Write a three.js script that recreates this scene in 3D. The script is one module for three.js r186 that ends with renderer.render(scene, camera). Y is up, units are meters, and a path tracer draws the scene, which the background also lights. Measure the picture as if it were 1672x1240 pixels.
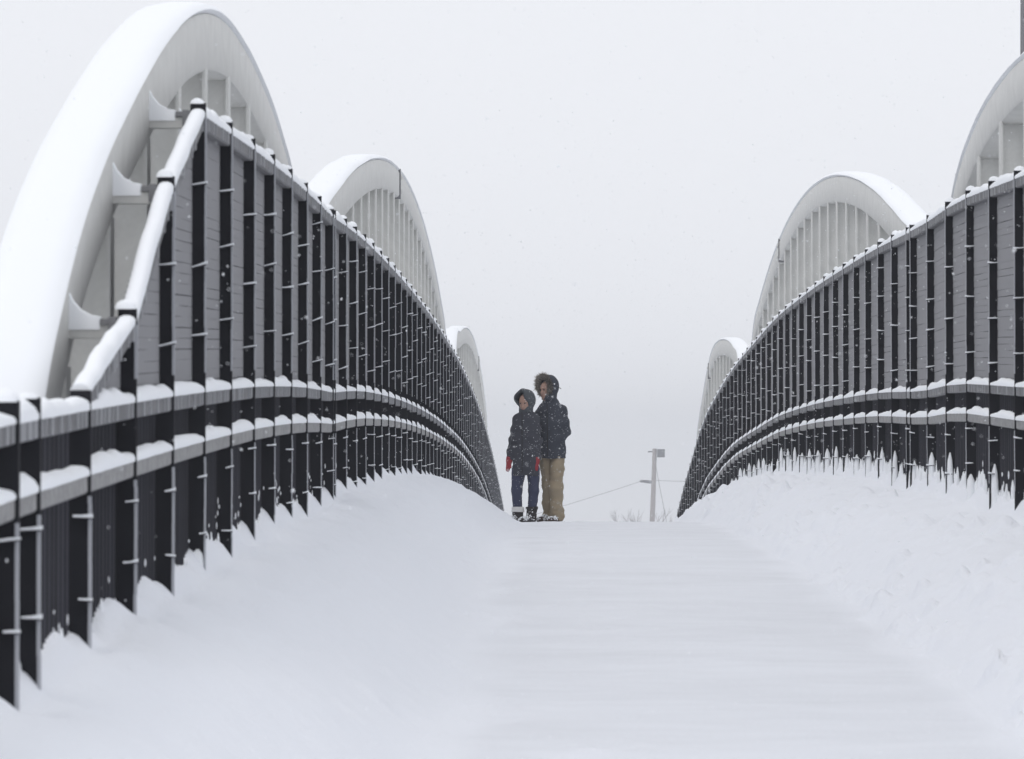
import * as THREE from 'three';
import { ImprovedNoise } from 'three/addons/math/ImprovedNoise.js';
import { mergeGeometries, mergeVertices, toCreasedNormals } from 'three/addons/utils/BufferGeometryUtils.js';

// ---------------------------------------------------------------- camera, sky, sun, exposure
const scene = new THREE.Scene();
const CAM_Y = 11;                                   // eye height above the low ground the bridge crosses
const FOCAL = 7000;                                 // focal length in pixels of the 1672 x 1240 photograph
const camera = new THREE.PerspectiveCamera(2 * Math.atan(620 / FOCAL) * 180 / Math.PI, 1672 / 1240, 0.5, 6000);
camera.position.set(0, CAM_Y, 0);
camera.rotation.set(Math.atan(180 / FOCAL), Math.atan(74 / FOCAL), 0, 'YXZ');
camera.focus = 49;
camera.userData.fStop = 12;
const renderer = new THREE.WebGLRenderer({ antialias: true });
renderer.setSize(1024, 759);
renderer.toneMapping = THREE.LinearToneMapping;
renderer.toneMappingExposure = 1.0;
renderer.shadowMap.enabled = true;
{
  const w = 64, h = 64, a = new Float32Array(w * h * 4);
  for (let j = 0; j < h; j++) for (let i = 0; i < w; i++) {
    const el = Math.abs((j + 0.5) / h - 0.5) * 2;   // even snow cloud, a little brighter overhead
    const s = 0.945 + 0.09 * Math.min(1, el * 1.6);
    const o = (j * w + i) * 4;
    a[o] = 0.945 * s; a[o + 1] = 0.965 * s; a[o + 2] = 1.015 * s; a[o + 3] = 1;
  }
  const sky = new THREE.DataTexture(a, w, h, THREE.RGBAFormat, THREE.FloatType);
  sky.mapping = THREE.EquirectangularReflectionMapping;
  sky.magFilter = THREE.LinearFilter; sky.minFilter = THREE.LinearFilter; sky.needsUpdate = true;
  scene.background = sky; scene.environment = sky;
}
const sun = new THREE.DirectionalLight(0xfff8f0, 0.5);
sun.position.set(-24, CAM_Y + 70, -6);
sun.target.position.set(0, CAM_Y, -40);
sun.castShadow = true; sun.shadow.radius = 40; sun.shadow.mapSize.set(2048, 2048);
Object.assign(sun.shadow.camera, { left: -70, right: 70, top: 70, bottom: -70, near: 1, far: 200 });
scene.add(sun, sun.target);
scene.fog = new THREE.FogExp2(0xe9edf5, 0.0014);

// ---------------------------------------------------------------- helpers
const noise = new ImprovedNoise();
const N3 = (x, y, z) => noise.noise(x + 31.7, y + 11.3, z + 57.1);
let seed = 20240117;
const rnd = () => { seed = (seed + 0x6D2B79F5) | 0; let t = Math.imul(seed ^ (seed >>> 15), 1 | seed); t = (t + Math.imul(t ^ (t >>> 7), 61 | t)) ^ t; return ((t ^ (t >>> 14)) >>> 0) / 4294967296; };
const rr = (a, b) => a + (b - a) * rnd();
const clamp = (v, a, b) => Math.min(b, Math.max(a, v));
const smooth = (a, b, v) => { const t = clamp((v - a) / (b - a), 0, 1); return t * t * (3 - 2 * t); };
const table = pts => z => {
  if (z <= pts[0][0]) return pts[0][1];
  for (let i = 1; i < pts.length; i++) if (z <= pts[i][0]) { const [a, b] = pts[i - 1], [c, d] = pts[i]; return b + (d - b) * (z - a) / (c - a); }
  return pts[pts.length - 1][1];
};
const P = (x, y, z) => new THREE.Vector3(x, y + CAM_Y, -z);    // x to the right, y above the eye, z metres ahead
function fixWinding(g) {                                          // make closed surfaces face outwards
  const p = g.attributes.position, idx = g.index; let v = 0; const n = idx ? idx.count : p.count;
  const I = i => idx ? idx.getX(i) : i;
  const c = [0, 0, 0]; for (let i = 0; i < p.count; i++) { c[0] += p.getX(i); c[1] += p.getY(i); c[2] += p.getZ(i); }
  for (let k = 0; k < 3; k++) c[k] /= p.count;
  for (let i = 0; i < n; i += 3) {
    const q = [0, 1, 2].map(k => { const m = I(i + k); return [p.getX(m) - c[0], p.getY(m) - c[1], p.getZ(m) - c[2]]; });
    v += q[0][0] * (q[1][1] * q[2][2] - q[1][2] * q[2][1]) - q[0][1] * (q[1][0] * q[2][2] - q[1][2] * q[2][0]) + q[0][2] * (q[1][0] * q[2][1] - q[1][1] * q[2][0]);
  }
  if (v < 0) {
    if (idx) for (let i = 0; i < n; i += 3) { const t = idx.getX(i); idx.setX(i, idx.getX(i + 1)); idx.setX(i + 1, t); }
    else for (let i = 0; i < n; i += 3) for (let k = 0; k < 3; k++) { const t = p.array[i * 3 + k]; p.array[i * 3 + k] = p.array[(i + 1) * 3 + k]; p.array[(i + 1) * 3 + k] = t; }
  }
  return g;
}
// rings: array of arrays of Vector3, all of one length; a closed tube with end caps
function loft(rings, crease = 0.6, closed = true) {
  const m = rings[0].length, pos = [], id = [];
  for (const r of rings) for (const v of r) pos.push(v.x, v.y, v.z);
  for (let i = 0; i + 1 < rings.length; i++) for (let j = 0; j < (closed ? m : m - 1); j++) {
    const a = i * m + j, b = i * m + (j + 1) % m, c = a + m, d = b + m;
    id.push(a, c, b, b, c, d);
  }
  for (const [i, s] of [[0, 1], [rings.length - 1, -1]]) for (let j = 1; j + 1 < m; j++) {
    const o = i * m; s > 0 ? id.push(o, o + j, o + j + 1) : id.push(o, o + j + 1, o + j);
  }
  const g = new THREE.BufferGeometry();
  g.setAttribute('position', new THREE.Float32BufferAttribute(pos, 3)); g.setIndex(id);
  fixWinding(g);
  const f = crease === 0 ? (g => { const q = g.toNonIndexed(); q.computeVertexNormals(); return q; })(g) : toCreasedNormals(g, crease);
  return addUV(f);
}
function addUV(g) {                                               // metres, chosen by the dominant direction
  const p = g.attributes.position, n = g.attributes.normal, uv = new Float32Array(p.count * 2);
  for (let i = 0; i < p.count; i++) {
    const ax = Math.abs(n.getX(i)), ay = Math.abs(n.getY(i)), az = Math.abs(n.getZ(i));
    if (ay >= ax && ay >= az) { uv[2 * i] = p.getX(i); uv[2 * i + 1] = p.getZ(i); }
    else if (ax >= az) { uv[2 * i] = p.getZ(i); uv[2 * i + 1] = p.getY(i); }
    else { uv[2 * i] = p.getX(i); uv[2 * i + 1] = p.getY(i); }
  }
  g.setAttribute('uv', new THREE.BufferAttribute(uv, 2));
  return g;
}
function box(x0, x1, y0, y1, z0, z1) {
  const g = new THREE.BoxGeometry(Math.abs(x1 - x0), Math.abs(y1 - y0), Math.abs(z1 - z0)).toNonIndexed();
  g.translate((x0 + x1) / 2, (y0 + y1) / 2 + CAM_Y, -(z0 + z1) / 2);
  return addUV(g);
}
// a bar of four-cornered (or chamfered) section running from (ya, za) to (yb, zb)
function bar(x0, x1, ya, yb, h, za, zb, ch = 0.006) {
  const ring = (y, z) => [[x0 + ch, y], [x1 - ch, y], [x1, y - ch], [x1, y - h + ch], [x1 - ch, y - h], [x0 + ch, y - h], [x0, y - h + ch], [x0, y - ch]].map(([x, q]) => P(x, q, z));
  return loft([ring(ya, za), ring(yb, zb)], 0.35);
}
function tube(pts, r, seg = 6, r2 = r) {
  const rings = pts.map((p, i) => {
    const a = pts[Math.max(0, i - 1)], b = pts[Math.min(pts.length - 1, i + 1)];
    const t = b.clone().sub(a).normalize();
    const u = Math.abs(t.y) > 0.9 ? new THREE.Vector3(1, 0, 0) : new THREE.Vector3(0, 1, 0);
    const s = u.clone().cross(t).normalize(), w = t.clone().cross(s);
    const q = r + (r2 - r) * i / (pts.length - 1);
    return Array.from({ length: seg }, (_, k) => { const an = k / seg * Math.PI * 2; return p.clone().addScaledVector(s, Math.cos(an) * q).addScaledVector(w, Math.sin(an) * q); });
  });
  return loft(rings, 1.2);
}
const taken = {};
function numbered(n) { const k = taken[n] = (taken[n] ?? -1) + 1; return k ? n + '_' + String(k).padStart(3, '0') : n; }
function shadowed(m) { m.castShadow = m.receiveShadow = true; return m; }
function thing(name, label, category, at, group) {
  const o = new THREE.Group(); o.name = numbered(name); o.position.copy(at); o.userData = { label, category };
  if (group) o.userData.group = group;
  o.userData.base = undefined; delete o.userData.base;
  scene.add(o); return o;
}
// geometry comes in world metres; it is moved into the frame of the thing
function part(root, name, geos, mat, parent = root) {
  const g = Array.isArray(geos) ? (geos.length === 1 ? geos[0] : mergeGeometries(geos)) : geos;
  g.translate(-root.position.x, -root.position.y, -root.position.z);
  const m = shadowed(new THREE.Mesh(g, mat)); m.name = name; parent.add(m); return m;
}
function structure(name, g, mat) { const m = shadowed(new THREE.Mesh(g, mat)); m.name = name; m.userData.kind = 'structure'; scene.add(m); return m; }

// ---------------------------------------------------------------- materials
const lin = (r, g, b) => new THREE.Color().setRGB(r, g, b);
function noiseTexture(size, fn, srgb) {
  const a = new Uint8Array(size * size * 4);
  for (let j = 0; j < size; j++) for (let i = 0; i < size; i++) { const c = fn(i / size, j / size), o = (j * size + i) * 4; a[o] = c[0]; a[o + 1] = c[1]; a[o + 2] = c[2]; a[o + 3] = 255; }
  const t = new THREE.DataTexture(a, size, size); t.wrapS = t.wrapT = THREE.RepeatWrapping; t.magFilter = THREE.LinearFilter; t.minFilter = THREE.LinearMipmapLinearFilter; t.generateMipmaps = true;
  if (srgb) t.colorSpace = THREE.SRGBColorSpace; t.needsUpdate = true; return t;
}
const tile = (u, v, f, s) => {                                    // tileable noise: on a torus
  const a = u * Math.PI * 2, b = v * Math.PI * 2, r = f / 6.283;
  return N3(Math.cos(a) * r + s, Math.sin(a) * r + Math.cos(b) * r * 1.01, Math.sin(b) * r - s);
};
const snowBump = noiseTexture(512, (u, v) => { const n = 0.45 * tile(u, v, 40, 3) + 0.35 * tile(u, v, 95, 9) + 0.3 * tile(u, v, 190, 5); const c = clamp(128 + 150 * n, 0, 255); return [c, c, c]; });
snowBump.repeat.set(0.9, 0.9);
const paintTex = noiseTexture(256, (u, v) => { const n = tile(u, v, 9, 2) * 8 + tile(u, v, 60, 4) * 5; return [226 + n, 226 + n, 224 + n].map(c => clamp(c, 0, 255)); }, true);
const steelTex = noiseTexture(256, (u, v) => { const n = tile(u, v, 14, 7) * 34 + tile(u, v, 70, 1) * 30; return [205 + n, 205 + n, 206 + n].map(c => clamp(c, 0, 255)); }, true);
steelTex.repeat.set(1.5, 1.5);
const M = {
  snow: new THREE.MeshStandardMaterial({ color: lin(0.84, 0.86, 0.90), roughness: 1, vertexColors: true, bumpMap: snowBump, bumpScale: 0.006 }),
  softSnow: new THREE.MeshStandardMaterial({ color: lin(0.89, 0.91, 0.94), roughness: 1 }),
  flake: new THREE.MeshStandardMaterial({ color: lin(0.9, 0.92, 0.95), roughness: 1 }),
  white: new THREE.MeshStandardMaterial({ color: lin(0.80, 0.80, 0.79), map: paintTex, roughness: 0.55 }),
  black: new THREE.MeshStandardMaterial({ color: lin(0.009, 0.009, 0.013), roughness: 0.95 }),
  wire: new THREE.MeshStandardMaterial({ color: lin(0.022, 0.022, 0.029), roughness: 0.9 }),
  mesh: new THREE.MeshStandardMaterial({ color: lin(0.022, 0.022, 0.029), roughness: 0.9, vertexColors: true }),
  frost: new THREE.MeshStandardMaterial({ color: lin(0.34, 0.345, 0.36), roughness: 1 }),
  rime: new THREE.MeshStandardMaterial({ color: lin(0.42, 0.43, 0.46), roughness: 1 }),
  crust: new THREE.MeshStandardMaterial({ color: lin(0.26, 0.26, 0.272), roughness: 1 }),
  rail: new THREE.MeshStandardMaterial({ color: lin(0.25, 0.25, 0.26), map: steelTex, roughness: 0.6, metalness: 0.2 }),
  railPale: new THREE.MeshStandardMaterial({ color: lin(0.46, 0.455, 0.45), map: steelTex, roughness: 0.6, metalness: 0.1 }),
  concrete: new THREE.MeshStandardMaterial({ color: lin(0.4, 0.4, 0.39), map: steelTex, roughness: 0.95 }),
  wood: new THREE.MeshStandardMaterial({ color: lin(0.4, 0.37, 0.36), roughness: 0.95 }),
  grey: new THREE.MeshStandardMaterial({ color: lin(0.2, 0.2, 0.21), roughness: 0.7 }),
  twig: new THREE.MeshStandardMaterial({ color: lin(0.4, 0.39, 0.4), roughness: 1 }),
};

// ---------------------------------------------------------------- the line of the bridge
const grade = (800 - 429) / FOCAL, curve = 31788 / (FOCAL * FOCAL);
const arc = z => z < 0 ? grade * z : z < 100 ? grade * z - curve * z * z : grade * 100 - curve * 1e4 + (grade - 200 * curve) * (z - 100);
const walk = z => -1.414 + arc(z);                                // trodden snow
const railLine = z => -0.27 + arc(z);                             // snow on the upper handrail
const sagL = table([[10, 0], [18, 0], [20.8, -.012], [22, -.023], [24, -.045], [26, -.03], [28, -.024], [40, -.033], [46, -.027], [50, -.019], [54.6, .005], [60, .025], [65, .05], [72, .08], [110, .08]]);
const sagR = table([[18, -.03], [22.3, -.018], [24.6, .002], [26, .015], [27.2, -.004], [28.5, -.025], [30, -.011], [32.7, .006], [36, .012], [40, .03], [44, .043], [47, .055], [52, .04], [58, .055], [61.6, .038], [65.5, -.014], [69, -.056], [73, -.19], [77, -.42], [82, -.68], [88, -1.05], [95, -1.5], [110, -2.3]]);
const AL = 1.25, AR = 2.41;

// ---------------------------------------------------------------- snow on the deck
const dents = Array.from({ length: 90 }, () => { const z = 12 + 34 * Math.pow(rnd(), 1.3); return { z, x: -0.22 + rr(-0.33, 0.42) + (rnd() < .3 ? rr(0, .9) : 0), a: rr(.05, .09), b: rr(.1, .17), d: rr(.008, .022) }; });
const clods = Array.from({ length: 520 }, () => { const z = 13 + 62 * rnd(); const right = rnd() < .8; return { z, x: right ? 1.5 + Math.pow(rnd(), 1.6) * .75 : -.45 - rnd() * .6, r: right ? rr(.03, .09) : rr(.025, .06), h: (right ? rr(.015, .055) : rr(.008, .022)) }; });
const bankL = table([[8, .43], [30, .455], [44, .44], [52, .4], [75, .42], [110, .4]]);
const bankR = table([[10, .42], [24, .40], [30, .41], [38, .45], [48, .52], [57, .53], [63, .40], [70, .26], [80, .2], [110, .2]]);
function snowY(x, z) {
  let y = walk(z);
  const eL = -0.42 + 0.10 * N3(z * .16, 3, 1) + .05 * N3(z * .7, 8, 1), eR = 1.50 + 0.08 * N3(z * .2, 6, 2) + .06 * N3(z * .9, 2, 4);
  if (x < eL) {
    const t = clamp((eL - x) / (eL + AL), 0, 1.2);
    y += (bankL(z) + .035 * N3(z * .55, 5, 9)) * Math.pow(Math.sin(Math.min(t, 1) * Math.PI / 2), 1.45);
    y += smooth(0, .5, t) * (.026 * N3(x * 2.2, z * .9, 4) + .016 * N3(x * 6, z * 3.2, 7) + .007 * N3(x * 15, z * 8, 27));
  } else if (x > eR) {
    const t = clamp((x - eR) / (AR - eR), 0, 1.2);
    y += (bankR(z) + .03 * N3(z * .45, 15, 3)) * (1 - Math.pow(1 - Math.min(t, 1), 1.9));
    y += smooth(0, .25, t) * (.035 * N3(x * 2.6, z * 1.1, 14) + .03 * N3(x * 7, z * 3.6, 17) * (1 - .6 * t));
  }
  y += .011 * N3(x * 1.1, z * .45, 21) + .006 * N3(x * 3.5, z * 1.1, 23) + .0035 * N3(x * 12, z * 5, 25);
  // drift rises against the mesh and is scoured at the inner edges of the posts
  const out = Math.max(-AL - x, x - AR);
  y += (z < 15 ? .06 : .085) * smooth(-.03, .055, out) * (1 + .5 * N3(z * 3.1, 1, x > 0 ? 5 : 2)) + .03 * smooth(-.3, 0, out) * N3(z * 2.3, 7, x > 0 ? 8 : 3);
  for (const f of dents) { const dx = (x - f.x) / f.a, dz = (z - f.z) / f.b; const q = dx * dx + dz * dz; if (q < 6) y -= f.d * Math.exp(-q) - f.d * .4 * Math.exp(-Math.pow(Math.sqrt(q) - 1.7, 2) * 4); }
  return y;
}
const clodAt = new Map();
for (const c of clods) for (let k = Math.floor(c.z - .3); k <= Math.floor(c.z + .3); k++) { if (!clodAt.has(k)) clodAt.set(k, []); clodAt.get(k).push(c); }
function snowTop(x, z) {
  let y = snowY(x, z);
  for (const c of clodAt.get(Math.floor(z)) || []) { const dx = x - c.x, dz = (z - c.z) / 1.5, q = (dx * dx + dz * dz) / (c.r * c.r); if (q < 1) y += c.h * Math.sqrt(1 - q) * (1 + .5 * N3(x * 22, z * 14, 2)); }
  return y;
}
{
  const xs = []; for (let x = -1.318; x < -1.17;) { xs.push(x); x += .0175; }
  for (let x = xs[xs.length - 1] + .03; x < 1.4; x += .036) xs.push(x);
  for (let x = xs[xs.length - 1] + .022; x < 2.36; x += .022) xs.push(x);
  for (let x = xs[xs.length - 1] + .0175; x < 2.48; x += .0175) xs.push(x);
  const zs = []; for (let z = 2; z < 110;) { zs.push(z); z += z < 10 ? .25 : z < 24 ? .045 : z < 58 ? .07 : .4; }
  const pos = new Float32Array(xs.length * zs.length * 3), uv = new Float32Array(xs.length * zs.length * 2), col = new Float32Array(xs.length * zs.length * 3), id = [];   // col: ploughed, packed snow is greyer than the fresh banks, in streaks
  zs.forEach((z, j) => xs.forEach((x, i) => { const o = j * xs.length + i; pos[3 * o] = x; pos[3 * o + 1] = snowTop(x, z) + CAM_Y; pos[3 * o + 2] = -z; uv[2 * o] = x; uv[2 * o + 1] = z; const e = Math.min(x + .38 + .12 * N3(z * .5, 4, 4), 1.5 + .1 * N3(z * .8, 2, 9) - x) + .1 * N3(x * 3, z * 1.4, 40), tr = smooth(0, .22, e) * (.8 + .5 * N3(x * .9, z * 1.6, 41) + .35 * N3(x * 3, z * 7, 42)), k = 1 - .085 * clamp(tr, 0, 1.4); col[3 * o] = k; col[3 * o + 1] = k * 1.002; col[3 * o + 2] = k * 1.012; }));
  for (let j = 0; j + 1 < zs.length; j++) for (let i = 0; i + 1 < xs.length; i++) { const a = j * xs.length + i, b = a + 1, c = a + xs.length, d = c + 1; id.push(a, b, c, b, d, c); }
  const g = new THREE.BufferGeometry(); g.setAttribute('position', new THREE.BufferAttribute(pos, 3)); g.setAttribute('uv', new THREE.BufferAttribute(uv, 2)); g.setAttribute('color', new THREE.BufferAttribute(col, 3)); g.setIndex(id); g.computeVertexNormals();
  structure('snow_path', g, M.snow);
}
// concrete deck under the snow, its outer ledges, piers, and the low ground
{
  const rings = []; for (let z = -14; z <= 150; z += 2) { const y = walk(z) - .16; rings.push([P(-1.95, y, z), P(3.1, y, z), P(3.1, y - .45, z), P(2.5, y - .95, z), P(-1.4, y - .95, z), P(-1.95, y - .45, z)]); }
  structure('bridge_deck', loft(rings, .3), M.concrete);
  for (const z of [26.8, 60, 93]) {
    const b = walk(z) - 1.12, o = thing('bridge_pier', ['concrete bridge pier under the near joint of the deck', 'concrete bridge pier under the crest of the deck', 'concrete bridge pier under the far end of the deck'][[26.8, 60, 93].indexOf(z)], 'pier', P(.575, -CAM_Y, z));
    part(o, 'pier_shaft', loft([-CAM_Y, b - .5].map((y, k) => { const w = k ? .95 : 1.15, d = k ? .45 : .6; return [P(.575 - w, y, z - d), P(.575 + w, y, z - d), P(.575 + w, y, z + d), P(.575 - w, y, z + d)]; }), .3), M.concrete);
    part(o, 'pier_cap', box(-1.35, 2.45, b - .5, b + .02, z - .55, z + .55), M.concrete);
  }
  const g = new THREE.CircleGeometry(470, 96); g.rotateX(-Math.PI / 2);
  structure('ground', g, M.softSnow);
}

// ---------------------------------------------------------------- fences
// side: -1 left, +1 right. posts: distances of the posts. ramp: height of the top of each post over the handrail line
function snowRidge(x0, x1, ya, yb, za, zb, h, key) {             // snow lying along a rail, rounded at both ends
  const n = 9, rings = [];
  for (let i = 0; i <= n; i++) {
    const t = i / n, e = Math.pow(Math.sin(Math.PI * clamp(.03 + t * .94, 0, 1)), .2);
    const z = za + (zb - za) * t, y = ya + (yb - ya) * t - .004, hh = h * e * (1 + .38 * N3(z * 4.3, key, 3) + .25 * N3(z * 11, key, 5)), w = .004 * N3(z * 7, key, 8);
    const m = (x0 + x1) / 2, r = (x1 - x0) / 2 + .004;
    rings.push([[-1, 0], [-1.02, .45], [-.78, .82], [-.3, 1], [.3, 1], [.78, .82], [1.02, .45], [1, 0]].map(([a, b]) => P(m + a * r + w, y + b * hh, z)));
  }
  return loft(rings, 1.0);
}
const capRing = (m, y, z, r, h, k) => {                          // small snow cap on a post
  const rings = []; for (let j = 0; j <= 4; j++) { const a = j / 4 * 1.5, q = Math.cos(a), yy = y + Math.sin(a) * h; rings.push(Array.from({ length: 9 }, (_, i) => { const t = i / 9 * Math.PI * 2, w = 1 + .16 * N3(Math.cos(t) * 2 + k, Math.sin(t) * 2, j * .5); return P(m + Math.cos(t) * r * q * w, yy, z + Math.sin(t) * r * .62 * q * w); })); }
  return loft(rings, 1.2);
};
function fenceSection(side, label, posts, topOver, opts = {}) {
  const A = side < 0 ? AL : AR, sag = side < 0 ? sagL : sagR, X = d => side * (A + d);   // d: metres outside the inner face
  const X2 = (a, b) => [Math.min(X(a), X(b)), Math.max(X(a), X(b))];
  const rl = z => railLine(z) + sag(z);
  const root = thing('bridge_fence', label, 'fence', P(X(.03), walk(posts[0]) - .16, posts[0]), 'fences of the snowy footbridge');
  const W = .056, T = .012, RH = .052;
  posts.forEach((z, i) => {
    const top = rl(z) + topOver(z), base = walk(z) + sag(z) - .15, low = topOver(z) < .06;
    const [xa, xb] = X2(0, W);
    const post = part(root, 'post', box(xa, xb, base, top, z, z + T), M.black);
    // rime along the inner edge, above the handrail and below the lower rail
    const [ra, rb] = X2(-.002, side < 0 ? (z < 14 ? .0065 : .0045) : .0032), rime = [];
    const yU = rl(z) + .03, yL = rl(z) - .27;
    const strip = (y0, y1, thin) => { for (let y = y0; y < y1; y += .16) { const e = Math.min(y1, y + .16), j = .0022 * N3(y * 9, z, 4); rime.push(box(ra + j - (thin && side > 0 ? -.0 : 0) + (thin && side < 0 ? thin : 0), rb + j - (thin && side > 0 ? thin : 0), y, e, z - .005, z + T * .8)); } };
    if (top - yU > .12) strip(yU, top - .05);
    if (z < 106) strip(yL - (side < 0 ? .5 : .32), yL, z > 16 ? .0022 : 0);
    if (opts.joined && !i) rime.length = 0;
    if (rime.length) part(root, 'rime_edge', rime, M.rime, post).userData.kind = 'stuff';
    // small tie rods across the face of the post, carrying snow
    const ties = [], tieSnow = [];
    const tie = (y, tilt, w = W) => {
      const s = side, f = z - .016;
      const ring = (d, yy, h, t) => [P(X(d), yy, f - t), P(X(d), yy + h, f - t), P(X(d), yy + h, f + t), P(X(d), yy, f + t)];
      ties.push(loft([ring(-.004, y + tilt, .004, .008), ring(w, y, .004, .008)], .3));
      tieSnow.push(loft([ring(-.007, y + tilt + .004, rr(.005, .013), .009), ring(w * .5, y + tilt * .5 + .004, rr(.004, .007), .009), ring(w + .002, y + .004, rr(.003, .006), .008)], .8));
    };
    if (z < 106 && !(opts.joined && !i)) {
      if (top - yU > .3) { let y = yU + rr(.05, .2); while (y < top - .16) { tie(y, side < 0 ? rr(.002, .02) : -rr(.0, .014)); y += rr(.19, .33); } }
      let n = 0; for (let y = yL - rr(.03, .09); y > base + .45 && n < 2; y -= rr(.17, .26), n++) tie(y, rr(-.004, .006), W * rr(.3, .8));
    }
    if (ties.length) { part(root, 'tie_rods', ties, M.wire, post).userData.kind = 'stuff'; part(root, 'tie_snow', tieSnow, M.softSnow, post).userData.kind = 'stuff'; }
    if (!low || rnd() < .8) if (rnd() < .96) part(root, 'snow_cap', capRing((xa + xb) / 2 + side * .004, top - .003, z + T / 2, rr(.026, .036), rr(.014, .034), i), M.softSnow, post);
    // snow plastered on the foot of the post
    if (rnd() < (side > 0 ? .95 : .06)) {
      const yb = snowY(X(.01), z) - .05, h = (side > 0 ? rr(.13, .26) : rr(.05, .09)), w = rr(.015, .025), m = X(rr(.024, .034)); const rings = [];
      for (let k = 0; k <= 6; k++) { const t = k / 6, q = Math.sqrt(Math.max(.05, 1 - Math.pow(t, 7))), j = .004 * N3(k * .8, z, 6); rings.push([[-1, 0], [-.8, .7], [0, 1], [.8, .7], [1, 0]].map(([a, b]) => P(m + a * w * q * (1.25 - .25 * t) + j, yb + (h + .05) * t, z + .002 - b * .03 * q * (1.5 - t)))); }
      part(root, 'drift_column', loft(rings, 1.2), M.softSnow, post);
    }
    if (i + 1 >= posts.length) return;
    const zb = posts[i + 1], za = z + T, L = zb - za;
    if (L < .1) return;
    const yA = rl(za), yB = rl(zb), tA = topOver(z), tB = topOver(zb);
    const rail = (name, a, b, mat, ribs) => {
      const [r0, r1] = X2(.008, .052);
      const m = part(root, name, bar(r0, r1, a, b, RH, za + .001, zb - .001), mat);
      if (ribs && za < 62) {
        const g = [], k = 11, inner = side < 0 ? r1 : r0;
        for (let q = 0; q < k; q++) { if (rnd() < .3) continue; const t = (q + .5 + rr(-.2, .2)) / k, y = a + (b - a) * t, zz = za + L * t, d = -side * .0045; g.push(box(Math.min(inner - d * .3, inner + d), Math.max(inner - d * .3, inner + d), y - RH + .004, y - .003, zz - .008, zz + rr(.004, .03))); }
        part(root, 'frost_ribs', g, M.frost, m).userData.kind = 'stuff';
      }
      part(root, 'rail_snow', snowRidge(r0, r1, a, b, za + .006, zb - .004, name === 'top_rail' ? rr(.038, .05) : rr(.034, .046), i * 3.1 + side), M.softSnow, m);
      return m;
    };
    const so = .036;                                              // depth of the snow on the measured line
    rail('upper_rail', yA - so, yB - so, M.rail, true);
    rail('lower_rail', yA - so - .175, yB - so - .175, M.railPale, false);
    const tall = tA > .1 || tB > .1;
    const tdA = Math.max(tA, .05), tdB = Math.max(tB, .05);
    if (tall && !(opts.gap && opts.gap(z))) rail('top_rail', yA + tdA - .043, yB + tdB - .043, M.rail, true);
    // welded mesh: upright wires, joined into one panel for each bay
    const wires = [], n = Math.max(3, Math.round(L / (za < 45 ? .05 : .09))), [w0, w1] = X2(W + .001, W + .0105);
    for (let q = 0; q < n; q++) {
      const t = (q + .5) / n, zz = za + L * t, b = walk(zz) + sag(zz) - .1, e = rl(zz) + (tall ? tdA + (tdB - tdA) * t - .06 : -.06);
      const wg = box(w0, w1, b, e, zz - .0045, zz + .0045), tone = (q % 2 ? 1.75 : .45) * rr(.75, 1.25); wg.setAttribute('color', new THREE.BufferAttribute(new Float32Array(wg.attributes.position.count * 3).fill(tone), 3)); wires.push(wg);
    }
    const pan = part(root, 'mesh_panel', wires, M.mesh); pan.userData.kind = 'stuff';
    // cross wires above the handrail, thick with rime
    if (tall && za < 106) {
      const cr = [], [c0, c1] = X2(W - .008, W + .0005); let y = -.035;
      for (; y < Math.max(tdA, tdB) - .1; y += .0375) {
        const ramp = Math.abs(tdB - tdA) > .08, f = ramp ? clamp((y - tdA + .09) / (tdB - tdA), 0, .97) : 0;
        const z0 = za + L * Math.max(f, 0), wv = () => rr(-.0016, .0016), h = .0362 + wv();
        const a0 = rl(z0) + y, b0 = rl(zb) + y;
        const ring = (yy, zz) => [P(c0 + wv(), yy, zz), P(c1, yy, zz), P(c1, yy + h, zz), P(c0 + wv(), yy + h, zz)];
        const rs = []; for (let m = 0; m <= 4; m++) { const zz = z0 + (zb - .001 - z0) * m / 4; rs.push(ring(a0 + (b0 - a0) * m / 4 + (m % 4 ? wv() : 0), zz)); } cr.push(loft(rs, .3));
      }
      const c = part(root, 'rimed_cross_wires', cr, M.crust, pan); c.userData.kind = 'stuff';
    }
    // clumps of snow caught in the foot of the mesh
    if (za < 66) {
      const cl = [], k = side > 0 ? 34 : za > 15 ? 26 : 12;
      for (let q = 0; q < k; q++) {
        const zz = za + L * rnd(), yb = snowY(X(W), zz) - .03, h = (side > 0 ? rr(.03, .13) : rr(.015, .06)), lift = rnd() < (side > 0 ? .12 : .5) ? rr(.02, za > 15 ? .17 : .1) : 0, w = (lift ? .5 : 1) * (side > 0 ? rr(.004, .011) : rr(.0025, .006)), l = (lift ? .5 : 1) * rr(.008, .03), m = X(W - rr(.002, .012));
        const rings = []; for (let j = 0; j <= 3; j++) { const t = j / 3, s = lift ? Math.sin(Math.PI * (.12 + .76 * t)) : Math.sqrt(1.04 - Math.pow(t, 5)); rings.push(Array.from({ length: 6 }, (_, a) => P(m + Math.cos(a * 1.047) * w * s, yb + lift + (lift ? h * .5 : h) * t, zz + Math.sin(a * 1.047) * l * s))); }
        cl.push(loft(rings, 1.3));
      }
      const c = part(root, 'caught_snow', cl, M.softSnow, pan); c.userData.kind = 'stuff';
    }
  });
  return root;
}
const run = (a, step, n) => Array.from({ length: n }, (_, i) => a + i * step);
const postsL0 = run(9.93 - 1.25 * 4, 1.25, 5), postsL1 = [9.946, 10.35, ...run(11.47, 1.246, 11)], postsL2 = [23.946, ...run(24.16, 1.276, 64)];
const postsR1 = run(29.29 - 1.337 * 16, 1.337, 17), postsR2 = [29.305, ...run(29.62, 1.312, 54)];
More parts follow.
